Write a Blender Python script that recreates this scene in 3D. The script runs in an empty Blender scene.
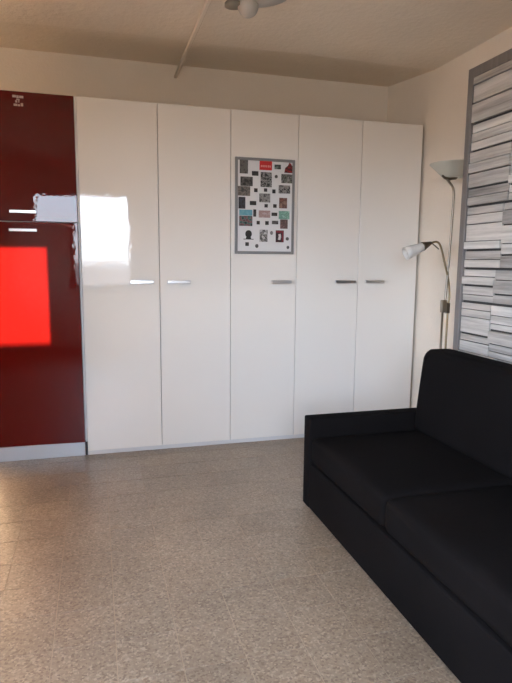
import bpy, bmesh, math, random
from mathutils import Vector, Matrix
random.seed(7)
SC = bpy.context.scene
COL = SC.collection

# ------------------------------------------------------------------ camera
F_PX = 563.86
YAW, PITCH, ROLL = (math.radians(a) for a in (15.8401, 8.0712, 0.5068))
CAM_H = 1.335
fwd = Vector((math.sin(YAW) * math.cos(PITCH), math.cos(YAW) * math.cos(PITCH), -math.sin(PITCH)))
rgt = Vector((math.cos(YAW), -math.sin(YAW), 0))
upv = rgt.cross(fwd)
r2 = rgt * math.cos(ROLL) + upv * math.sin(ROLL)
u2 = -rgt * math.sin(ROLL) + upv * math.cos(ROLL)
cd = bpy.data.cameras.new('camera')
cam = bpy.data.objects.new('camera', cd)
COL.objects.link(cam)
cd.sensor_fit = 'HORIZONTAL'
cd.sensor_width = 36
cd.lens = 36 * F_PX / 512
cd.clip_start = 0.05
m = Matrix.Identity(4)
for i in range(3):
    m[i][0], m[i][1], m[i][2] = r2[i], u2[i], -fwd[i]
m.translation = (0, 0, CAM_H)
cam.matrix_world = m
SC.camera = cam

def project(p):
    d = Vector(p) - Vector((0, 0, CAM_H))
    z = d.dot(fwd)
    if z < .05:
        return None
    return 256 + F_PX * d.dot(r2) / z, 341.5 - F_PX * d.dot(u2) / z

# ------------------------------------------------------------------ world, sun, exposure
SKY = 27.0
w = bpy.data.worlds.new('sky')
SC.world = w
w.use_nodes = True
nt = w.node_tree
nt.nodes.clear()
out = nt.nodes.new('ShaderNodeOutputWorld')
bg = nt.nodes.new('ShaderNodeBackground')
ramp = nt.nodes.new('ShaderNodeValToRGB')
tc = nt.nodes.new('ShaderNodeTexCoord')
sep = nt.nodes.new('ShaderNodeSeparateXYZ')
mr = nt.nodes.new('ShaderNodeMapRange')
mr.inputs[1].default_value, mr.inputs[2].default_value = -1, 1
nt.links.new(tc.outputs['Generated'], sep.inputs[0])
nt.links.new(sep.outputs[2], mr.inputs[0])
nt.links.new(mr.outputs[0], ramp.inputs[0])
nt.links.new(ramp.outputs[0], bg.inputs[0])
nt.links.new(bg.outputs[0], out.inputs[0])
e = ramp.color_ramp.elements
e[0].position, e[0].color = 0.0, (.07, .045, .026, 1)
e[1].position, e[1].color = 1.0, (.66, .89, 1.28, 1)
for p, c in ((.494, (.20, .20, .22, 1)), (.503, (.86, .93, 1.02, 1)), (.57, (.81, .96, 1.20, 1)), (.70, (.90, 1.07, 1.36, 1))):
    q = e.new(p)
    q.color = c
bg.inputs[1].default_value = SKY

SUN_DIR = Vector((-.161, 1, -.173)).normalized()
sl = bpy.data.lights.new('sun', 'SUN')
sl.energy = 54
sl.angle = math.radians(.35)
sl.color = (1, .74, .50)
sun = bpy.data.objects.new('sun', sl)
sun.rotation_euler = SUN_DIR.to_track_quat('-Z', 'Y').to_euler()
sun.location = (1.5, -8, 4)
COL.objects.link(sun)

SC.view_settings.view_transform = 'Standard'
SC.view_settings.look = 'None'
SC.view_settings.exposure = -0.30
SC.view_settings.gamma = 1
SC.view_settings.use_curve_mapping = False
SC.cycles.use_denoising = True
SC.cycles.max_bounces = 10
SC.cycles.diffuse_bounces = 7
SC.cycles.sample_clamp_indirect = 20
SC.cycles.caustics_reflective = False
SC.cycles.caustics_refractive = False

# ------------------------------------------------------------------ material helpers
def new_mat(name, col=(.5, .5, .5), rough=.5, metal=0, coat=0, coat_rough=.03, spec=.5, sheen=0):
    mt = bpy.data.materials.new(name)
    mt.use_nodes = True
    b = mt.node_tree.nodes['Principled BSDF']
    b.inputs['Base Color'].default_value = (*col, 1)
    b.inputs['Roughness'].default_value = rough
    b.inputs['Metallic'].default_value = metal
    b.inputs['Coat Weight'].default_value = coat
    b.inputs['Coat Roughness'].default_value = coat_rough
    b.inputs['Specular IOR Level'].default_value = spec
    b.inputs['Sheen Weight'].default_value = sheen
    return mt, mt.node_tree, b

def N(t, kind, **kw):
    n = t.nodes.new(kind)
    for k, v in kw.items():
        if hasattr(n, k):
            setattr(n, k, v)
    return n

def noise(t, scale, detail=3, rough=.5, vec=None, stretch=None, coord='Object'):
    tcn = N(t, 'ShaderNodeTexCoord')
    src = tcn.outputs[coord]
    if stretch:
        mp = N(t, 'ShaderNodeMapping')
        mp.inputs['Scale'].default_value = stretch
        t.links.new(src, mp.inputs[0])
        src = mp.outputs[0]
    n = N(t, 'ShaderNodeTexNoise')
    n.inputs['Scale'].default_value = scale
    n.inputs['Detail'].default_value = detail
    n.inputs['Roughness'].default_value = rough
    t.links.new(src, n.inputs['Vector'])
    return n

def bump(t, b, height, strength, dist, slot='Normal'):
    n = N(t, 'ShaderNodeBump')
    n.inputs['Strength'].default_value = strength
    n.inputs['Distance'].default_value = dist
    t.links.new(height, n.inputs['Height'])
    t.links.new(n.outputs[0], b.inputs[slot])
    return n

def tint(t, b, fac, c0, c1, lo=.3, hi=.7):
    r = N(t, 'ShaderNodeValToRGB')
    r.color_ramp.elements[0].position, r.color_ramp.elements[0].color = lo, (*c0, 1)
    r.color_ramp.elements[1].position, r.color_ramp.elements[1].color = hi, (*c1, 1)
    t.links.new(fac, r.inputs[0])
    t.links.new(r.outputs[0], b.inputs['Base Color'])
    return r

def plaster(name, c0, c1, bscale=60, bstr=.25):
    mt, t, b = new_mat(name, c0, .92, spec=.2)
    n = noise(t, 2.2, 4)
    tint(t, b, n.outputs[0], c0, c1)
    n2 = noise(t, bscale, 5, .6)
    bump(t, b, n2.outputs[0], bstr, .01)
    return mt

M = {}
M['wall'] = plaster('wall_plaster', (.79, .72, .625), (.83, .76, .665))
M['ceil'] = plaster('ceiling_plaster', (.78, .70, .595), (.82, .74, .635), 26, .5)
M['outside'] = plaster('outside_render', (.26, .18, .11), (.32, .23, .15))

def lacquer(name, col, peel=.06, ior=1.5):
    mt, t, b = new_mat(name, col, .45, coat=1, coat_rough=.015, spec=0)
    n = noise(t, 24, 2, .5)
    b.inputs['Coat IOR'].default_value = ior
    bump(t, b, n.outputs[0], peel, .004, 'Coat Normal')
    return mt
M['white'] = lacquer('white_gloss_lacquer', (.80, .765, .71))
M['red'] = lacquer('red_gloss_lacquer', (.098, .0027, .0024), ior=1.38)
M['carcass'] = new_mat('white_melamine', (.72, .71, .69), .5)[0]
M['plinth_white'] = new_mat('white_plinth', (.62, .62, .62), .45)[0]
M['dark_gap'] = new_mat('gap_shade', (.03, .03, .035), .7)[0]  # near-black colour standing in for shade in the plinth gap

mt, t, b = new_mat('brushed_steel', (.62, .62, .63), .28, metal=1)
n = noise(t, 40, 3, .6, stretch=(1, 1, 30))
bump(t, b, n.outputs[0], .08, .001)
M['steel'] = mt
mt, t, b = new_mat('brushed_plinth_steel', (.46, .455, .46), .48, metal=1)
n = noise(t, 30, 3, .6, stretch=(1, 1, 40))
bump(t, b, n.outputs[0], .06, .001)
M['plinth_steel'] = mt
M['chrome'] = new_mat('satin_nickel', (.34, .30, .25), .38, metal=1)[0]
M['brass'] = new_mat('aged_brass', (.36, .28, .17), .36, metal=1)[0]
M['nickel_dark'] = new_mat('dark_nickel', (.16, .13, .10), .35, metal=1)[0]

mt, t, b = new_mat('frosted_glass', (.53, .53, .46), .35, spec=.4)
M['frost'] = mt
M['frost_white'] = new_mat('opal_glass', (.66, .64, .60), .35)[0]
M['bulb'] = new_mat('unlit_bulb', (.85, .84, .80), .2)[0]

def fabric(name, col):
    mt, t, b = new_mat(name, col, .95, spec=.06, sheen=.0)
    n = noise(t, 700, 2)
    bump(t, b, n.outputs[0], .35, .002)
    n2 = noise(t, 3, 3)
    tint(t, b, n2.outputs[0], tuple(c * .85 for c in col), tuple(c * 1.2 for c in col))
    return mt
M['black'] = fabric('black_woven_fabric', (.0062, .0052, .0052))

mt, t, b = new_mat('grey_aluminium', (.20, .185, .175), .45, metal=0, spec=.5)
n = noise(t, 50, 3, .6, stretch=(1, 1, .05))
tint(t, b, n.outputs[0], (.135, .122, .115), (.19, .174, .165))
M['frame_grey'] = mt
M['board_frame'] = new_mat('board_frame_aluminium', (.21, .21, .21), .4, spec=.5)[0]
M['board_white'] = new_mat('board_enamel', (.70, .70, .70), .25)[0]
M['stone_back'] = new_mat('dark_stone_joint', (.045, .042, .04), .9)[0]

def stone(name, c0, c1):
    mt, t, b = new_mat(name, c0, .8, spec=.2)
    n = noise(t, 7, 6, .68, stretch=(1, .25, 6))
    tint(t, b, n.outputs[0], c0, c1, .34, .64)
    n2 = noise(t, 18, 6, .7, stretch=(1, .3, 4))
    bump(t, b, n2.outputs[0], .5, .006)
    return mt
STONES = [stone('pale_stone', (.35, .335, .31), (.59, .57, .535)), stone('grey_stone', (.27, .26, .24), (.50, .48, .45)),
          stone('mid_stone', (.20, .19, .178), (.42, .40, .375)), stone('light_stone', (.42, .405, .375), (.65, .63, .59))]

# terrazzo
mt, t, b = new_mat('terrazzo', (.4, .36, .31), .45, spec=.5, coat=.55, coat_rough=.42)
geo = N(t, 'ShaderNodeNewGeometry')
oi = N(t, 'ShaderNodeObjectInfo')
v = N(t, 'ShaderNodeTexVoronoi')
v.inputs['Scale'].default_value = 130
t.links.new(geo.outputs['Position'], v.inputs['Vector'])
vs = N(t, 'ShaderNodeSeparateColor')
t.links.new(v.outputs['Color'], vs.inputs[0])
cr = N(t, 'ShaderNodeValToRGB')
cr.color_ramp.interpolation = 'CONSTANT'
els = cr.color_ramp.elements
els[0].position, els[0].color = 0, (.168, .120, .080, 1)
els[1].position, els[1].color = .14, (.226, .168, .115, 1)
for p, c in ((.42, (.252, .192, .134, 1)), (.66, (.28, .217, .154, 1)), (.88, (.345, .275, .20, 1))):
    q = els.new(p)
    q.color = c
t.links.new(vs.outputs[0], cr.inputs[0])
big = N(t, 'ShaderNodeTexNoise')
big.inputs['Scale'].default_value = 2.3
big.inputs['Detail'].default_value = 5
t.links.new(geo.outputs['Position'], big.inputs['Vector'])
mm = N(t, 'ShaderNodeMapRange')
mm.inputs[1].default_value, mm.inputs[2].default_value, mm.inputs[3].default_value, mm.inputs[4].default_value = .3, .7, .86, 1.12
t.links.new(big.outputs[0], mm.inputs[0])
ma = N(t, 'ShaderNodeMapRange')
ma.inputs[3].default_value, ma.inputs[4].default_value = .95, 1.05
t.links.new(oi.outputs['Random'], ma.inputs[0])
mu = N(t, 'ShaderNodeMath', operation='MULTIPLY')
t.links.new(mm.outputs[0], mu.inputs[0])
t.links.new(ma.outputs[0], mu.inputs[1])
vm = N(t, 'ShaderNodeVectorMath', operation='SCALE')
t.links.new(cr.outputs[0], vm.inputs[0])
t.links.new(mu.outputs[0], vm.inputs['Scale'])
t.links.new(vm.outputs[0], b.inputs['Base Color'])
M['terrazzo'] = mt
M['grout'] = plaster('pale_grout', (.34, .27, .20), (.42, .34, .26), 80, .2)

# thin window glass
mt = bpy.data.materials.new('window_glass')
mt.use_nodes = True
t = mt.node_tree
t.nodes.clear()
o_ = N(t, 'ShaderNodeOutputMaterial')
mx = N(t, 'ShaderNodeMixShader')
tr = N(t, 'ShaderNodeBsdfTransparent')
gl = N(t, 'ShaderNodeBsdfGlossy')
gl.inputs['Roughness'].default_value = .01
fr = N(t, 'ShaderNodeFresnel')
fr.inputs[0].default_value = 1.3
t.links.new(fr.outputs[0], mx.inputs[0])
t.links.new(tr.outputs[0], mx.inputs[1])
t.links.new(gl.outputs[0], mx.inputs[2])
t.links.new(mx.outputs[0], o_.inputs[0])
M['glass'] = mt
M['upvc'] = new_mat('white_window_frame', (.75, .74, .72), .35)[0]
M['marble'] = new_mat('sill_stone', (.6, .57, .52), .3)[0]

# ------------------------------------------------------------------ mesh helpers
def link(name, bm, mat, parent=None, smooth=False):
    me = bpy.data.meshes.new(name)
    bmesh.ops.recalc_face_normals(bm, faces=bm.faces)
    bm.to_mesh(me)
    bm.free()
    if smooth:
        for p in me.polygons:
            p.use_smooth = True
    o = bpy.data.objects.new(name, me)
    me.materials.append(mat)
    COL.objects.link(o)
    if parent is not None:
        o.parent = parent
        o.matrix_parent_inverse = Matrix.Identity(4)
        # meshes are written in world space; move into the parent's frame
        pl = Vector((0, 0, 0))
        q = parent
        while q is not None:
            pl += q.location
            q = q.parent
        me.transform(Matrix.Translation(-pl))
    return o

def box(bm, x0, x1, y0, y1, z0, z1, bev=0, seg=1):
    vs = [bm.verts.new((x, y, z)) for x in (x0, x1) for y in (y0, y1) for z in (z0, z1)]
    idx = ((0, 1, 3, 2), (4, 6, 7, 5), (0, 4, 5, 1), (2, 3, 7, 6), (0, 2, 6, 4), (1, 5, 7, 3))
    fs = [bm.faces.new([vs[i] for i in f]) for f in idx]
    if bev:
        es = {e for f in fs for e in f.edges}
        bmesh.ops.bevel(bm, geom=list(es), offset=bev, segments=seg, profile=.5, affect='EDGES')
    return vs

def part_box(name, mat, parent, *d, bev=0, seg=1, smooth=False):
    bm = bmesh.new()
    box(bm, *d, bev=bev, seg=seg)
    return link(name, bm, mat, parent, smooth)

def tube(bm, pts, rad, seg=12, cap=True):
    pts = [Vector(p) for p in pts]
    rads = rad if isinstance(rad, (list, tuple)) else [rad] * len(pts)
    rings = []
    t0 = (pts[1] - pts[0]).normalized()
    ref = Vector((0, 1, 0)) if abs(t0.y) < .9 else Vector((1, 0, 0))
    nrm = t0.cross(ref).normalized()
    for i, p in enumerate(pts):
        if i == 0:
            tg = pts[1] - pts[0]
        elif i == len(pts) - 1:
            tg = pts[-1] - pts[-2]
        else:
            tg = pts[i + 1] - pts[i - 1]
        tg.normalize()
        nrm = (nrm - tg * nrm.dot(tg)).normalized()
        bn = tg.cross(nrm)
        rings.append([bm.verts.new(p + (nrm * math.cos(a) + bn * math.sin(a)) * rads[i])
                      for a in (2 * math.pi * k / seg for k in range(seg))])
    for a, c in zip(rings, rings[1:]):
        for k in range(seg):
            bm.faces.new((a[k], a[(k + 1) % seg], c[(k + 1) % seg], c[k]))
    if cap:
        bm.faces.new(rings[0][::-1])
        bm.faces.new(rings[-1])

def spline(pts, n=8):
    pts = [Vector(p) for p in pts]
    P = [pts[0] * 2 - pts[1]] + pts + [pts[-1] * 2 - pts[-2]]
    res = []
    for i in range(1, len(P) - 2):
        for k in range(n):
            s = k / n
            a, b_, c, d = P[i - 1], P[i], P[i + 1], P[i + 2]
            res.append(.5 * ((2 * b_) + (c - a) * s + (2 * a - 5 * b_ + 4 * c - d) * s * s + (3 * b_ - a - 3 * c + d) * s ** 3))
    res.append(pts[-1])
    return res

def lathe(bm, prof, origin, axis=(0, 0, 1), seg=32):
    """prof: (radius, height) pairs along the axis."""
    ax = Vector(axis).normalized()
    u = ax.cross(Vector((1, 0, 0)) if abs(ax.x) < .9 else Vector((0, 1, 0))).normalized()
    v_ = ax.cross(u)
    o = Vector(origin)
    rings = []
    for r, h_ in prof:
        if r < 1e-6:
            rings.append([bm.verts.new(o + ax * h_)])
        else:
            rings.append([bm.verts.new(o + ax * h_ + (u * math.cos(a) + v_ * math.sin(a)) * r)
                          for a in (2 * math.pi * k / seg for k in range(seg))])
    for a, c in zip(rings, rings[1:]):
        for k in range(seg):
            k2 = (k + 1) % seg
            if len(a) == 1 and len(c) == 1:
                continue
            if len(a) == 1:
                bm.faces.new((a[0], c[k2], c[k]))
            elif len(c) == 1:
                bm.faces.new((a[k], a[k2], c[0]))
            else:
                bm.faces.new((a[k], a[k2], c[k2], c[k]))

def cushion(name, mat, parent, x0, x1, y0, y1, z0, z1, r=.04, puff=.012, shear=0, top_r=None, puffx=0):
    """soft rounded block; shear leans it in +x with height, puff swells the top, puffx the -x front."""
    bm = bmesh.new()
    nx, ny, nz = 14, 22, 12
    cx, cy, cz = (x0 + x1) / 2, (y0 + y1) / 2, (z0 + z1) / 2
    hx, hy, hz = (x1 - x0) / 2, (y1 - y0) / 2, (z1 - z0) / 2
    bmesh.ops.create_cube(bm, size=2)
    bmesh.ops.subdivide_edges(bm, edges=bm.edges[:], cuts=15, use_grid_fill=True)
    for v_ in bm.verts:
        ux, uy, uz = v_.co
        # pack more points near the edges
        g = lambda s: math.copysign(1 - (1 - abs(s)) ** 1.7, s)
        p = Vector((g(ux) * hx, g(uy) * hy, g(uz) * hz))
        # rounded box
        rr = r
        if top_r and uz > 0:
            rr = r + (top_r - r) * min(1, max(0, g(uz)))
        def inner(pt, rad):
            return Vector((max(-hx + rad, min(hx - rad, pt.x)), max(-hy + rad, min(hy - rad, pt.y)), max(-hz + rad, min(hz - rad, pt.z))))
        rx = min(r, hx * .98)
        if top_r:
            # round the y/z outline with the bigger radius, then soften the rim
            q = Vector((0, p.y, p.z))
            cq = Vector((0, max(-hy + rr, min(hy - rr, p.y)), max(-hz + rr, min(hz - rr, p.z))))
            dlt = q - cq
            if dlt.length > rr and abs(dlt.y) > 1e-6 and abs(dlt.z) > 1e-6:
                q = cq + dlt.normalized() * rr
            p.y, p.z = q.y, q.z
            edge = max(abs(ux), 0)
            k = max(0, abs(p.x) - (hx - rx)) / rx
            k = min(1, k)
            inset = rx * (1 - math.sqrt(max(0, 1 - k * k)))
            s_y = (hy - inset) / hy
            s_z = (hz - inset) / hz
            p.y *= s_y
            p.z *= s_z
        else:
            ci = inner(p, rx)
            dlt = p - ci
            if dlt.length > rx:
                p = ci + dlt.normalized() * rx
        fx, fy, fz = max(0, 1 - (p.x / hx) ** 2), max(0, 1 - (p.y / hy) ** 2), max(0, 1 - (p.z / hz) ** 2)
        if p.z > 0:
            p.z += puff * fx ** .5 * fy ** .5 * (p.z / hz)
        if p.x < 0:
            p.x -= puffx * fy ** .6 * fz ** .6 * (-p.x / hx)
        p.x += shear * (p.z + hz)
        v_.co = p + Vector((cx, cy, cz))
    return link(name, bm, mat, parent, True)

def thing(name, label, cat, loc=(0, 0, 0), group=None):
    o = bpy.data.objects.new(name, None)
    o.empty_display_size = .1
    COL.objects.link(o)
    o.location = loc
    tag(o, label, cat, group)
    return o

def tag(o, label, cat, group=None):
    o['label'] = label
    o['category'] = cat
    if group:
        o['group'] = group
    return o

def struct(o, label=None, cat=None):
    o['kind'] = 'structure'
    if label:
        o['label'] = label
        o['category'] = cat
    return o

# ------------------------------------------------------------------ room shell
XL, XR = -2.2, 2.43          # left and right wall faces
YB, YF = 4.537, -1.0          # wall behind the wardrobe, window wall behind the camera
ZC, ZCB, YE = 2.733, 2.808, 3.84   # ceiling, raised back edge, crease
T = .2
WX0, WX1, WZ0, WZ1 = -.866, .557, .915, 2.328   # window opening

struct(part_box('wall_back', M['wall'], None, XL - T, XR + T, YB, YB + T, -.1, 3.0), 'beige plaster wall above and behind the white wardrobes', 'wall')
struct(part_box('wall_right', M['wall'], None, XR, XR + T, YF - T, YB, -.1, 3.0), 'beige plaster wall beside the lamp and framed stone panel', 'wall')
bm = bmesh.new()
box(bm, XL - T, XL, YF - T, -.6, -.1, 3.0)
box(bm, XL - T, XL, 1.4, YB, -.1, 3.0)
box(bm, XL - T, XL, -.6, 1.4, -.1, .9)
box(bm, XL - T, XL, -.6, 1.4, 2.35, 3.0)
struct(link('wall_left', bm, M['wall']), 'beige plaster wall beyond the red column', 'wall')
bm = bmesh.new()
box(bm, XL, WX0, YF - T, YF, -.1, 3.0)
box(bm, WX1, XR, YF - T, YF, -.1, 3.0)
box(bm, WX0, WX1, YF - T, YF, -.1, WZ0)
box(bm, WX0, WX1, YF - T, YF, WZ1, 3.0)
struct(link('wall_front', bm, M['wall']), 'beige plaster wall with the window opening', 'wall')

# ceiling: flat, then rising to the back wall behind a soft crease
bm = bmesh.new()
prof = [(YF - T, ZC)]
for k in range(9):
    s = k / 8
    y = YE - .015 + s * .03
    prof.append((y, ZC + (.075 / (YB - YE)) * .03 * .5 * s * s))
prof.append((YB, ZCB))
nseg = 24
rows = []
for y, z in prof:
    rows.append([bm.verts.new((XL + (XR - XL) * k / nseg, y + (.012 * math.sin(k * .9) + .008 * math.sin(k * 2.3)) * (YE - .2 < y < YE + .2), z)) for k in range(nseg + 1)])
for a, c in zip(rows, rows[1:]):
    for k in range(nseg):
        bm.faces.new((a[k], a[k + 1], c[k + 1], c[k]))
top = [[bm.verts.new((XL + (XR - XL) * k, y, 3.0)) for k in (0, 1)] for y in (YF - T, YB)]
bm.faces.new((top[0][0], top[0][1], top[1][1], top[1][0]))
struct(link('ceiling', bm, M['ceil']), 'rough beige plaster ceiling rising in a darker band at the back', 'ceiling')

# floor with terrazzo tiles
floor = part_box('floor', M['grout'], None, XL, XR, YF - T, YB, -.1, -.002)
struct(floor, 'beige speckled terrazzo tile floor', 'floor')
TS, GAP = .2125, .0030
def tile_mesh():
    bm = bmesh.new()
    hh = (TS - GAP) / 2
    box(bm, -hh, hh, -hh, hh, -.008, 0, bev=.0005)
    me = bpy.data.meshes.new('tile')
    bmesh.ops.recalc_face_normals(bm, faces=bm.faces)
    bm.to_mesh(me)
    bm.free()
    me.materials.append(M['terrazzo'])
    return me
tm = tile_mesh()
cells = []
ix0, ix1 = math.ceil((XL - .668) / TS), math.floor((XR - .668) / TS)
iy0, iy1 = math.ceil((YF - 1.90) / TS), math.floor((YB - 1.90) / TS)
for i in range(ix0, ix1):
    for j in range(iy0, iy1):
        x, y = .668 + (i + .5) * TS, 1.90 + (j + .5) * TS
        vis = any((lambda q: q and -6 < q[0] < 518 and 300 < q[1] < 690)(project((x + a, y + c, 0))) for a in (-.1, 0, .1) for c in (-.1, 0, .1))
        hid = (x > 1.1 + .09 and .9 < y < 2.75) or y > 4.1 or (x > 1.42 and y > 2.7)
        cells.append((0 if vis and not hid else 1, y, x))
cells.sort()
n_vis = min(300, sum(1 for c in cells if c[0] == 0))
rnd = random.Random(3)
for c in cells[:n_vis]:
    o = bpy.data.objects.new('tile', tm)
    o.location = (c[2], c[1], rnd.uniform(-.0003, .0001))
    COL.objects.link(o)
    o.parent = floor
bm = bmesh.new()
hh = (TS - GAP) / 2
for c in cells[n_vis:]:
    box(bm, c[2] - hh, c[2] + hh, c[1] - hh, c[1] + hh, -.008, 0)
tf = link('tile_field', bm, M['terrazzo'], floor)
tf['kind'] = 'stuff'

# window behind the camera: lets the daylight in and shows in the glossy doors
win = thing('window_1', 'white framed window opening onto the terrace', 'window', ((WX0 + WX1) / 2, YF - .08, WZ0))
win['kind'] = 'structure'
fw = .05
for d in ((WX0, WX0 + fw, WZ0, WZ1), (WX1 - fw, WX1, WZ0, WZ1), (WX0 + fw, WX1 - fw, WZ0, WZ0 + fw), (WX0 + fw, WX1 - fw, WZ1 - fw, WZ1)):
    part_box('window_frame', M['upvc'], win, d[0], d[1], YF - .13, YF - .07, d[2], d[3], bev=.004)
part_box('pane', M['glass'], win, WX0 + fw, WX1 - fw, YF - .103, YF - .099, WZ0 + fw, WZ1 - fw)
part_box('window_sill', M['marble'], win, WX0 - .04, WX1 + .04, YF - .005, YF + .05, WZ0 - .035, WZ0 - .003, bev=.004)
pl = bpy.data.lights.new('window_daylight', 'AREA')
pl.shape = 'RECTANGLE'
pl.size, pl.size_y = WX1 - WX0, WZ1 - WZ0
pl.cycles.is_portal = True
po = bpy.data.objects.new('window_daylight', pl)
po.location = ((WX0 + WX1) / 2, YF - .16, (WZ0 + WZ1) / 2)
po.rotation_euler = Vector((0, 1, 0)).to_track_quat('-Z', 'Z').to_euler()
COL.objects.link(po)
# unseen window added in the left wall to brighten the right wall
W2Y0, W2Y1, W2Z0, W2Z1 = -.6, 1.4, .9, 2.35
win2 = thing('window_added', 'unseen white framed window added in the left wall for more daylight', 'window', (XL - .08, (W2Y0 + W2Y1) / 2, W2Z0))
win2['kind'] = 'structure'
for d in ((W2Y0, W2Y0 + fw, W2Z0, W2Z1), (W2Y1 - fw, W2Y1, W2Z0, W2Z1), (W2Y0 + fw, W2Y1 - fw, W2Z0, W2Z0 + fw), (W2Y0 + fw, W2Y1 - fw, W2Z1 - fw, W2Z1)):
    part_box('window_frame', M['upvc'], win2, XL - .13, XL - .07, d[0], d[1], d[2], d[3], bev=.004)
part_box('pane', M['glass'], win2, XL - .103, XL - .099, W2Y0 + fw, W2Y1 - fw, W2Z0 + fw, W2Z1 - fw)
pl2 = bpy.data.lights.new('window_daylight', 'AREA')
pl2.shape = 'RECTANGLE'
pl2.size, pl2.size_y = W2Y1 - W2Y0, W2Z1 - W2Z0
pl2.cycles.is_portal = True
po2 = bpy.data.objects.new('window_daylight', pl2)
po2.location = (XL - .16, (W2Y0 + W2Y1) / 2, (W2Z0 + W2Z1) / 2)
po2.rotation_euler = Vector((1, 0, 0)).to_track_quat('-Z', 'Z').to_euler()
COL.objects.link(po2)
# unseen terrace shaped for bounce light; wall added to block the lower sun
struct(part_box('floor_terrace', M['outside'], None, -7, 8, -14, YF - T, -.2, -.05), 'unseen rendered terrace outside the window, shaped and toned for bounce light', 'floor')
struct(part_box('wall_sun_blocker', M['outside'], None, .76, 4.5, -5.25, -5.0, -.05, 2.333), 'unseen rendered wall added on the terrace to block the lower sun', 'wall')

# ------------------------------------------------------------------ wardrobes
D = 3.917
EDGES = (-.0874, .4215, .9197, 1.4126, 1.9072, 2.4045)
WZ = 2.36
X0 = EDGES[0]
def handle(parent, xa, xb, z, y=D, mat=None, th=.022):
    bm = bmesh.new()
    box(bm, xa, xb, y - .030, y - .020, z - th / 2, z + th / 2, bev=.002, seg=2)
    for xx in (xa + .012, xb - .024):
        box(bm, xx, xx + .012, y - .020, y, z - th / 2 + .003, z + th / 2 - .003)
    return link('handle', bm, mat or M['steel'], parent)

def wardrobe(first, count, handles, label):
    xa, xb = EDGES[first], EDGES[first + count]
    t_ = thing('wardrobe', label, 'wardrobe', ((xa + xb) / 2, D + .3, 0), 'tall white wardrobes along the wall')
    bm = bmesh.new()
    th = .018
    box(bm, xa + .0005, xa + th, D + .024, YB - .012, .035, WZ)
    box(bm, xb - th, xb - .0005, D + .024, YB - .012, .035, WZ)
    box(bm, xa + th, xb - th, D + .024, YB - .012, WZ - th, WZ)
    box(bm, xa + th, xb - th, D + .024, YB - .012, .035, .035 + th)
    box(bm, xa + th, xb - th, YB - .02, YB - .012, .035 + th, WZ - th)
    link('carcass', bm, M['carcass'], t_)
    part_box('plinth', M['plinth_white'], t_, xa + .0005, xb - .0005, D + .008, D + .023, 0, .034)
    for k in range(count):
        da, db = EDGES[first + k] + .0018, EDGES[first + k + 1] - .0018
        d = part_box('door', M['white'], t_, da, db, D, D + .021, .030, WZ, bev=.0018, seg=2)
        h0, h1 = handles[k]
        handle(d, h0, h1, 1.191)
    return t_
wardrobe(0, 2, [(.222, .378), (.471, .630)], 'white gloss double wardrobe standing next to the red column')
wardrobe(2, 1, [(1.213, 1.369)], 'white gloss single-door wardrobe with the magnetic board on it')
wardrobe(3, 2, [(1.713, 1.879), (1.959, 2.117)], 'white gloss double wardrobe in the corner by the floor lamp')

# red built-in refrigerator column
FX0, FX1 = -.702, -.102
fr_ = thing('refrigerator', 'tall glossy dark red refrigerator column with steel plinth', 'refrigerator', ((FX0 + FX1) / 2, D + .3, 0))
part_box('carcass', M['carcass'], fr_, FX0, FX1 + .003, D + .026, YB - .012, .1, 2.358)
part_box('plinth', M['plinth_steel'], fr_, FX0, FX1 - .002, D + .004, D + .02, 0, .098, bev=.001)
part_box('side_filler', M['carcass'], fr_, FX1 + .0035, X0 - .0005, D + .003, D + .4, .098, 2.359)
part_box('plinth_gap_shade', M['dark_gap'], fr_, FX1, X0 - .002, D + .012, D + .3, 0, .0975)  # dark strip painted as the shade between plinth and wardrobe
bm = bmesh.new()
box(bm, FX0, FX1, D, D + .022, 1.576, 2.360, bev=.002, seg=2)
up = link('freezer_door', bm, M['red'], fr_)
handle(up, -.508, -.350, 1.634, th=.018)
DOOR_TURN = math.radians(3.0)     # the lower door hangs slightly open at its right edge
hinge = Vector((FX0, D + .001, 0))
bm = bmesh.new()
box(bm, FX0, FX1, D, D + .021, .104, 1.570, bev=.002, seg=2)
bmesh.ops.rotate(bm, verts=bm.verts, cent=hinge, matrix=Matrix.Rotation(-DOOR_TURN, 3, 'Z'))
lo = link('refrigerator_door', bm, M['red'], fr_)
hb = handle(lo, -.513, -.347, 1.519, th=.018)
hb.data.transform(Matrix.Translation(-(Vector(((FX0 + FX1) / 2, D + .3, 0)) * -1)) @ Matrix.Identity(4))
hb.data.transform(Matrix.Translation(hinge) @ Matrix.Rotation(-DOOR_TURN, 4, 'Z') @ Matrix.Translation(-hinge))
hb.data.transform(Matrix.Translation(-Vector(((FX0 + FX1) / 2, D + .3, 0))))
# pale worn emblem near the top of the freezer door
bm = bmesh.new()
ey = D - .0006
for xa, xb, za, zb in ((-.413, -.392, 2.327, 2.341), (-.390, -.377, 2.322, 2.340), (-.375, -.350, 2.325, 2.339),
                       (-.392, -.372, 2.312, 2.318), (-.398, -.386, 2.297, 2.310), (-.380, -.374, 2.298, 2.312),
                       (-.408, -.386, 2.277, 2.290), (-.383, -.371, 2.276, 2.288), (-.367, -.353, 2.277, 2.296)):
    box(bm, xa - .047, xb - .047, ey, ey + .0012, za - .004, zb - .004)
link('emblem', bm, new_mat('emblem_silver', (.48, .36, .34), .4)[0], up)

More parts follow.
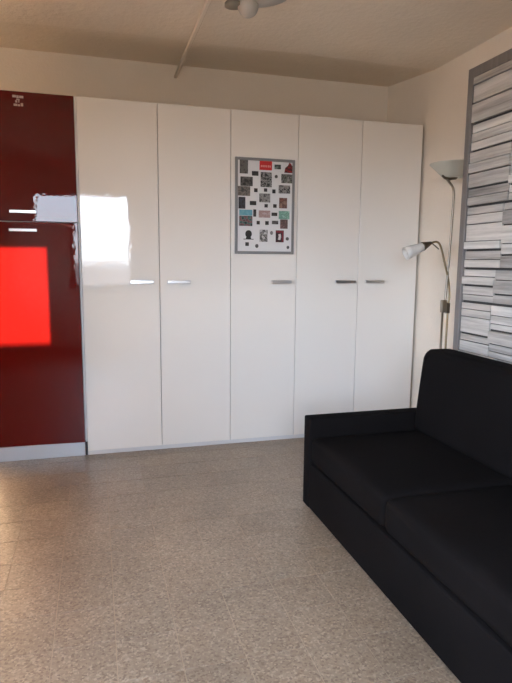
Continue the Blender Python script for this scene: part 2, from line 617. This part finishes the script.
# ------------------------------------------------------------------ wall bed cabinet with stone-strip face
PX, PY1, PY0, PZ = 2.0, 2.812, 1.01, 2.378
wb = thing('wall_bed', 'tall fold-away wall bed cabinet faced with grey stone strips in a grey frame', 'cabinet', (2.2, (PY0 + PY1) / 2, 0))
bm = bmesh.new()
box(bm, PX + .026, XR - .004, PY1 - .02, PY1, 0, PZ - .001)
box(bm, PX + .026, XR - .004, PY0, PY0 + .02, 0, PZ - .001)
box(bm, PX + .026, XR - .004, PY0 + .02, PY1 - .02, PZ - .021, PZ - .001)
box(bm, XR - .012, XR - .004, PY0 + .02, PY1 - .02, 0, PZ - .021)
link('carcass', bm, M['frame_grey'], wb)
FB = .045
part_box('backing_board', M['stone_back'], wb, PX + .012, PX + .025, PY0 + .001, PY1 - .001, .02, PZ - .002)
part_box('frame_rail', M['frame_grey'], wb, PX - .012, PX + .0255, PY1 - FB, PY1, .02, PZ, bev=.002)
part_box('frame_rail', M['frame_grey'], wb, PX - .012, PX + .0255, PY0, PY0 + FB, .02, PZ, bev=.002)
part_box('frame_rail', M['frame_grey'], wb, PX - .012, PX + .0255, PY0 + FB, PY1 - FB, PZ - .052, PZ, bev=.002)
# courses: heights of the joints at the left edge, top to bottom (metres); weight of each joint
def z_at(py):
    return 2.333 - (py - 76) * (1.464 / 269)
# bands between the full-width joints: left courses, where they end, right courses
bands = [([76, 85, 103], 2.375, [76, 81, 91, 97, 103]),
         ([103, 122.6, 131, 139.5, 149.5], 2.415, [103, 108, 127, 135, 149.5]),
         ([149.5, 160, 170.6, 185.4, 193.3, 203.5], 2.445, [149.5, 157, 166, 179, 188, 195, 203.5]),
         ([203.5, 211, 220.6, 237.5, 247, 255.7, 265.4], 2.475, [203.5, 210, 224, 241, 252, 265.4]),
         ([265.4, 272.6, 282.3, 291, 299.3], 2.505, [265.4, 275, 289, 299.3]),
         ([299.3, 306, 313.8, 332, 339, 350], 2.52, [299.3, 309, 317, 324, 337, 344, 350]),
         ([350, 362, 376, 390, 402], 2.45, [350, 357, 371, 384, 402])]
strong = {103: .008, 122.6: .011, 149.5: .012, 170.6: .006, 185.4: .009, 203.5: .012, 220.6: .004, 247: .011, 265.4: .012, 282.3: .011,
          299.3: .013, 332: .011, 339: .005, 166: .006, 188: .009, 224: .006, 252: .008, 289: .008, 324: .009, 337: .007}
rs = random.Random(21)
for left, ysp, right in bands:
    y2, y3 = 2.03 + rs.uniform(-.12, .1), 1.55 + rs.uniform(-.15, .15)
    cols = [(PY1 - FB - .0005, ysp, left), (ysp, y2, right), (y2, y3, left), (y3, PY0 + FB + .0005, right)]
    for ci, (ya, yb, js) in enumerate(cols):
        for za, zb in zip(js, js[1:]):
            ztop = PZ - .053 if za == 76 else z_at(za)
            thin = zb - za < 9
            pr = rs.choice((.003, .006)) if thin else rs.choice((.006, .011, .016))
            part_box('stone_slat', STONES[rs.choice((0, 0, 1, 1, 2, 3))], wb, PX + .0118 - pr - .006, PX + .0119,
                     yb + .002, ya - (.002 if ci else 0), z_at(zb) + strong.get(zb, .0028), ztop - .001, bev=.0015)

# ------------------------------------------------------------------ sofa
sf = thing('sofa', 'black fabric two-seat sofa in front of the stone-strip panel', 'sofa', (1.55, (PY0 + PY1) / 2, 0))
AY = .088
SX0, SX1 = 1.075, 1.982
part_box('base', M['black'], sf, SX0, SX1 - .1, PY0 + AY + .001, PY1 - AY - .001, .012, .262, bev=.012, seg=3, smooth=True)
for ya, yb in ((PY1 - AY, PY1 - .001), (PY0 + .001, PY0 + AY)):
    part_box('armrest', M['black'], sf, SX0, SX1 - .05, ya, yb, .008, .508, bev=.010, seg=3, smooth=True)
part_box('back_frame', M['black'], sf, SX1 - .095, SX1, PY0 + AY + .001, PY1 - AY - .001, .012, .72, bev=.015, seg=3, smooth=True)
mid = 1.922
cushion('seat_cushion', M['black'], sf, SX0 + .002, 1.77, mid + .002, PY1 - AY - .002, .264, .408, r=.035, puff=.010)
cushion('seat_cushion', M['black'], sf, SX0 + .002, 1.77, PY0 + AY + .002, mid - .002, .264, .408, r=.035, puff=.010)
cushion('back_cushion', M['black'], sf, 1.688, 1.835, mid + .002, PY1 - AY - .001, .405, .872, r=.032, puff=0, shear=.10, top_r=.065, puffx=.012)
cushion('back_cushion', M['black'], sf, 1.688, 1.835, PY0 + AY + .001, mid - .002, .405, .872, r=.032, puff=0, shear=.10, top_r=.065, puffx=.012)

# ------------------------------------------------------------------ floor lamp with uplighter and reading arm
LX, LY = 2.268, 3.31
lp = thing('floor_lamp', 'slim brass floor lamp with glass uplighter bowl and bent reading arm', 'lamp', (LX, LY, 0))
bm = bmesh.new()
lathe(bm, [(0, 0), (.13, 0), (.135, .006), (.13, .018), (.05, .030), (.02, .034), (0, .034)], (LX, LY, .0), seg=40)
link('base', bm, M['chrome'], lp, True)
bm = bmesh.new()
tube(bm, [(LX - .022, LY, .03), (LX - .022, LY, 1.04)], .008, 16)
link('lower_pole', bm, new_mat('pale_nickel', (.50, .46, .40), .32, metal=1)[0], lp, True)
bm = bmesh.new()
tube(bm, spline([(LX - .020, LY, 1.02), (LX - .006, LY, 1.1), (LX + .006, LY, 1.4), (LX + .014, LY, 1.7),
                 (LX + .014, LY, 1.775), (LX + .004, LY, 1.825), (LX - .028, LY, 1.862), (LX - .062, LY, 1.893)]), .0075)
link('pole', bm, M['chrome'], lp, True)
bm = bmesh.new()
tube(bm, spline([(LX + .016, LY, .03), (LX + .016, LY, .6), (LX + .018, LY, 1.02), (LX + .024, LY, 1.12), (LX + .010, LY, 1.22), (LX - .028, LY, 1.34),
                 (LX - .062, LY, 1.44), (LX - .092, LY, 1.473), (LX - .132, LY, 1.468), (LX - .165, LY, 1.456)]), .0068)
link('reading_arm', bm, M['brass'], lp, True)
bm = bmesh.new()
box(bm, LX - .034, LX + .001, LY - .016, LY + .016, 1.005, 1.09, bev=.004, seg=2)
cl = link('clamp', bm, M['chrome'], lp)
bm = bmesh.new()
box(bm, LX + .0015, LX + .026, LY - .013, LY + .013, 1.0, 1.07, bev=.003, seg=2)
link('switch', bm, M['nickel_dark'], cl)
# uplighter bowl
BX, BZ = LX + .002, 1.888
bm = bmesh.new()
lathe(bm, [(.02, .0), (.055, .0), (.068, .004), (.110, .046), (.151, .085), (.153, .089), (.149, .089), (.107, .051), (.066, .010), (.05, .006), (.02, .006)], (BX, LY, BZ), seg=48)
ub = link('uplighter_bowl', bm, M['frost'], lp, True)
bm = bmesh.new()
lathe(bm, [(0, -.012), (.02, -.010), (.03, 0), (.03, .02), (.014, .03), (.014, .06), (0, .075)], (BX, LY, BZ), seg=20)
link('lamp_holder', bm, M['nickel_dark'], ub, True)
bm = bmesh.new()
tube(bm, [(LX - .080, LY, 1.900), (LX - .060, LY, 1.886), (BX - .030, LY, 1.880), (BX - .004, LY, 1.884)], [.007, .010, .010, .009])
link('bowl_bracket', bm, M['nickel_dark'], lp, True)
# reading head
ax = Vector((-.145, .02, -.062)).normalized()
hd = Vector((LX - .154, LY, 1.460))
bm = bmesh.new()
lathe(bm, [(0, -.02), (.010, -.018), (.016, .0), (.026, .03), (.030, .045), (0, .046)], hd, ax, 24)
cap = link('lamp_cap', bm, M['nickel_dark'], lp, True)
bm = bmesh.new()
lathe(bm, [(.020, .030), (.029, .055), (.035, .09), (.040, .13), (.045, .170), (.042, .170), (.037, .13), (.032, .09), (.026, .055), (.017, .030)], hd, ax, 32)
link('reading_shade', bm, M['frost_white'], lp, True)
bm = bmesh.new()
lathe(bm, [(0, .04), (.012, .05), (.020, .09), (.014, .12), (0, .128)], hd, ax, 16)
link('bulb', bm, M['bulb'], lp, True)
bm = bmesh.new()
tube(bm, [(LX - .135, LY - .002, 1.466), (LX - .115, LY - .012, 1.448), (LX - .088, LY - .016, 1.426)], .004)
link('switch_lever', bm, M['nickel_dark'], lp, True)

# ------------------------------------------------------------------ ceiling: cable trunking and lamp
tk = part_box('cable_trunking', M['ceil'], None, .618, .642, -.9, YB - .001, ZC - .022, ZC - .0003, bev=.003)
tag(tk, 'thin straight cable trunking running along the ceiling to the back wall', 'trunking')
cx, cy = .845, 3.03
clp = thing('ceiling_lamp', 'round ceiling lamp with white globe mounted beside the cable trunking', 'lamp', (cx, cy, ZC))
bm = bmesh.new()
lathe(bm, [(0, 0), (.19, 0), (.19, -.012), (.15, -.030), (.06, -.042), (0, -.044)], (cx, cy, ZC - .0005), seg=40)
link('mounting_plate', bm, new_mat('plate_grey', (.50, .49, .46), .45)[0], clp, True)
bm = bmesh.new()
lathe(bm, [(0, -.04), (.03, -.042), (.045, -.055), (.045, -.07), (0, -.072)], (cx - .10, cy + .10, ZC + .012), seg=24)
link('socket', bm, new_mat('socket_grey', (.24, .215, .175), .5)[0], clp, True)
bm = bmesh.new()
bmesh.ops.create_uvsphere(bm, u_segments=28, v_segments=16, radius=.056)
bmesh.ops.translate(bm, verts=bm.verts, vec=(cx - .02, cy + .09, ZC - .052))
link('globe', bm, new_mat('globe_glass', (.50, .47, .43), .3)[0], clp, True)

# ------------------------------------------------------------------ magnetic board
BX0, BX1, BZ0, BZ1 = .948, 1.383, 1.389, 2.048
bd = thing('magnetic_board', 'white magnetic board in a grey aluminium frame hung on the single wardrobe door', 'board', ((BX0 + BX1) / 2, D, BZ0))
part_box('panel', M['board_white'], bd, BX0 + .004, BX1 - .004, D - .0125, D - .001, BZ0 + .004, BZ1 - .004)
fwid = .019
for d in ((BX0, BX0 + fwid, BZ0, BZ1), (BX1 - fwid, BX1, BZ0, BZ1), (BX0 + fwid, BX1 - fwid, BZ0, BZ0 + fwid), (BX0 + fwid, BX1 - fwid, BZ1 - fwid, BZ1)):
    part_box('frame_rail', M['board_frame'], bd, d[0], d[1], D - .018, D - .0008, d[2], d[3], bev=.002)
BY = D - .0125
def bpos(cx_, cy_):
    """a spot on the board from its place in an enlarged view of it (corners 60,75 / 385,610)."""
    s = (cx_ - 62) / (393 - 62 - (cy_ - 75) * .022)
    r_ = (cy_ - 78 - s * 14) / (620 - 78 - 6)
    return BX0 + s * (BX1 - BX0), BZ1 - r_ * (BZ1 - BZ0)

def print_mat(name, cols, scale=60, seed=0):
    mt, t, b = new_mat(name, cols[0], .35)
    tcn = N(t, 'ShaderNodeTexCoord')
    mp = N(t, 'ShaderNodeMapping')
    mp.inputs['Location'].default_value = (seed * 3.7, seed * 1.3, seed * 2.1)
    n = N(t, 'ShaderNodeTexNoise')
    n.inputs['Scale'].default_value = scale
    n.inputs['Detail'].default_value = 2
    t.links.new(tcn.outputs['Object'], mp.inputs[0])
    t.links.new(mp.outputs[0], n.inputs['Vector'])
    cr = N(t, 'ShaderNodeValToRGB')
    k = len(cols)
    cr.color_ramp.elements[0].position, cr.color_ramp.elements[0].color = .36, (*cols[0], 1)
    cr.color_ramp.elements[1].position, cr.color_ramp.elements[1].color = .64, (*cols[-1], 1)
    for i in range(1, k - 1):
        q = cr.color_ramp.elements.new(.36 + .28 * i / (k - 1))
        q.color = (*cols[i], 1)
    t.links.new(n.outputs[0], cr.inputs[0])
    t.links.new(cr.outputs[0], b.inputs['Base Color'])
    return mt
K = (.018, .017, .016)
G1, G2, G3 = (.05, .047, .043), (.12, .113, .105), (.30, .29, .275)
magnets = [
 ((86, 92, 131, 168), 'grey portrait photo magnet in the corner left of the red sign', (G1, G2, (.1, .1, .09))),
 ((194, 97, 263, 148), 'bright red sign magnet with pale lettering at the top of the board', ((.60, .02, .02), (.55, .03, .03))),
 ((277, 118, 313, 143), 'small flat dark green magnet right of the red sign', ((.07, .09, .07), K, (.2, .24, .2))),
 ((333, 105, 383, 163), 'red and black cut-out magnet in the top corner by the frame', ((.35, .02, .02), K, (.28, .02, .02))),
 ((152, 155, 188, 180), 'small black bar magnet just above the large black framed picture', (K, G1)),
 ((200, 160, 262, 242), 'large black picture magnet with white sketch below the red sign', (K, G1, G3, K)),
 ((278, 175, 295, 194), 'tiny grey round magnet beside the large black picture', (G2, G1)),
 ((315, 170, 378, 220), 'grey green landscape photo magnet below the red and black cut-out', (G1, (.2, .21, .17), K, G3)),
 ((90, 185, 157, 236), 'dark wide photo magnet below the grey portrait photo', (K, G1, G2)),
 ((76, 237, 143, 290), 'brownish grey wide photo magnet below the dark wide photo', ((.11, .09, .08), (.2, .17, .15), G1)),
 ((164, 250, 183, 271), 'tiny black square magnet, first of the row under the large black picture', (K, K)),
 ((218, 250, 236, 269), 'tiny black square magnet, middle of the row under the large black picture', (K, G1)),
 ((264, 256, 282, 278), 'tiny black square magnet, last of the row under the large black picture', (K, K)),
 ((300, 232, 365, 278), 'black and white picture magnet below the grey green landscape', (K, G3, K)),
 ((193, 278, 253, 327), 'pale grey sketch magnet in the middle of the board', (G2, G3, G1)),
 ((80, 297, 117, 362), 'narrow nearly black portrait magnet below the brownish photo', (K, (.04, .04, .06), K)),
 ((141, 320, 176, 343), 'small black bar magnet right of the nearly black portrait', (K, K)),
 ((303, 303, 347, 362), 'rust brown portrait magnet above the mint green one', ((.20, .085, .06), (.10, .05, .04), (.28, .17, .13))),
 ((221, 338, 239, 357), 'tiny black square magnet under the pale grey sketch', (K, G1)),
 ((269, 339, 288, 359), 'tiny black square magnet beside the rust brown portrait', (K, K)),
 ((84, 367, 155, 399), 'wide sky blue magnet above the dark colourful landscape', ((.10, .30, .38), (.16, .38, .44))),
 ((84, 401, 155, 458), 'dark teal and maroon landscape magnet below the sky blue one', (K, (.05, .17, .15), (.22, .08, .09), G1)),
 ((160, 367, 176, 408), 'narrow upright black magnet beside the sky blue one', (K, G1)),
 ((190, 373, 253, 413), 'pale pink magnet in the middle of the board', ((.42, .30, .28), (.32, .20, .19), (.48, .38, .36))),
 ((260, 386, 292, 405), 'small black bar magnet right of the pale pink one', (K, G1)),
 ((300, 377, 360, 423), 'mint green magnet below the rust brown portrait', ((.22, .42, .33), (.12, .25, .20), (.3, .5, .42))),
 ((308, 425, 350, 478), 'maroon brown portrait magnet below the mint green one', ((.16, .09, .075), (.08, .05, .045), (.24, .13, .12))),
 ((178, 432, 195, 452), 'tiny black square magnet beside the teal and maroon landscape', (K, K)),
 ((225, 434, 244, 455), 'tiny black square magnet below the pale pink one', (K, K)),
 ((262, 432, 297, 452), 'small dark grey bar magnet beside the maroon brown portrait', (K, G2, G1)),
 ((107, 485, 162, 535), 'black round-headed silhouette magnet on a thin base line', (K, K)),
 ((195, 482, 238, 550), 'pale magnet with grey outlined drawing between silhouette and dark red card', (G3, K, (.5, .5, .5))),
 ((252, 490, 268, 512), 'tiny pale grey magnet beside the dark red card', (G2, G3)),
 ((283, 487, 328, 555), 'dark red and black card magnet with a white face shape', (K, (.06, .01, .015))),
 ((338, 527, 356, 547), 'tiny grey square magnet right of the dark red card', (G1, G2)),
 ((117, 551, 136, 572), 'tiny black square magnet under the black silhouette', (K, G1)),
 ((170, 562, 188, 585), 'tiny mid grey magnet under the grey outlined drawing', (G1, G2)),
 ((343, 577, 358, 596), 'tiny grey magnet in the bottom corner near the frame', (G1, G2)),
]
white_print = new_mat('white_print', (.62, .6, .58), .4)[0]
red_print = new_mat('dark_red_print', (.20, .015, .025), .4)[0]
def flat_poly(bm, pts, y, th=.0008):
    a = [bm.verts.new((x, y, z)) for x, z in pts]
    c = [bm.verts.new((x, y - th, z)) for x, z in pts]
    bm.faces.new(a)
    bm.faces.new(c[::-1])
    for k in range(len(pts)):
        k2 = (k + 1) % len(pts)
        bm.faces.new((a[k], a[k2], c[k2], c[k]))
for i, (r_, label, cols) in enumerate(magnets):
    xa, zt = bpos(r_[0], r_[1])
    xb, _ = bpos(r_[2], r_[1])
    _, zb = bpos(r_[0], r_[3])
    wdt, hgt = xb - xa, zt - zb
    cxm, czm = (xa + xb) / 2, (zt + zb) / 2
    o = None
    small = wdt < .03 and hgt < .035
    mat = print_mat('magnet_print', cols, 30 if small else 48, i)
    bm = bmesh.new()
    th = .004 if small else .0025
    if i == 30:      # silhouette: a round head over shoulders with a base line
        pts = [(cxm + .024 * math.cos(a), czm + .008 + .026 * math.sin(a)) for a in (2 * math.pi * k / 18 for k in range(18))]
        flat_poly(bm, pts, BY, th)
        flat_poly(bm, [(cxm - .020, zb + .004), (cxm + .020, zb + .004), (cxm + .012, czm), (cxm - .012, czm)], BY, th * .8)
        box(bm, xa, xb, BY - .002, BY, zb, zb + .005)
    elif i == 3:     # cut-out figure
        flat_poly(bm, [(xa, zb), (xb, zb), (xb - .002, czm + .004), (cxm + .014, zt - .008), (cxm + .004, zt), (cxm - .008, czm + .012), (xa + .006, czm - .002)], BY, th)
    elif small and i in (6, 32, 34, 36, 37):
        pts = [(cxm + wdt / 2 * math.cos(a), czm + hgt / 2 * math.sin(a)) for a in (2 * math.pi * k / 14 for k in range(14))]
        flat_poly(bm, pts, BY, th)
    else:
        box(bm, xa, xb, BY - th, BY, zb, zt, bev=.0006)
    extra = None
    o = bpy.data.objects.new('magnet', bpy.data.meshes.new('magnet'))
    bmesh.ops.recalc_face_normals(bm, faces=bm.faces)
    bmesh.ops.translate(bm, verts=bm.verts, vec=(-cxm, -BY, -czm))
    bm.to_mesh(o.data)
    bm.free()
    o.data.materials.append(mat)
    o.name = 'fridge_magnet'
    o.location = (cxm, BY, czm)
    COL.objects.link(o)
    tag(o, label, 'magnet', 'magnets on the magnetic board')
    if i == 1:
        bm = bmesh.new()
        yy = BY - th
        for k, (a, c) in enumerate(((.10, .20), (.24, .34), (.38, .48), (.52, .60), (.66, .76), (.80, .90))):
            box(bm, xa + wdt * a, xa + wdt * c, yy - .0006, yy, zb + hgt * .30, zb + hgt * .52)
        link('lettering', bm, new_mat('pale_red_print', (.75, .30, .28), .4)[0], o)
    if i == 33:
        bm = bmesh.new()
        yy = BY - th
        flat_poly(bm, [(cxm - .014, czm - .024), (cxm + .004, czm - .026), (cxm + .010, czm - .004), (cxm + .006, czm + .018), (cxm - .012, czm + .014), (cxm - .008, czm)], yy, .0006)
        link('face_print', bm, white_print, o)
        part_box('red_strip', red_print, o, xb - .014, xb - .003, yy - .0005, yy, zb + .004, zt - .004)
        part_box('red_strip', red_print, o, xa + .002, xb - .016, yy - .0005, yy, zt - .016, zt - .003)
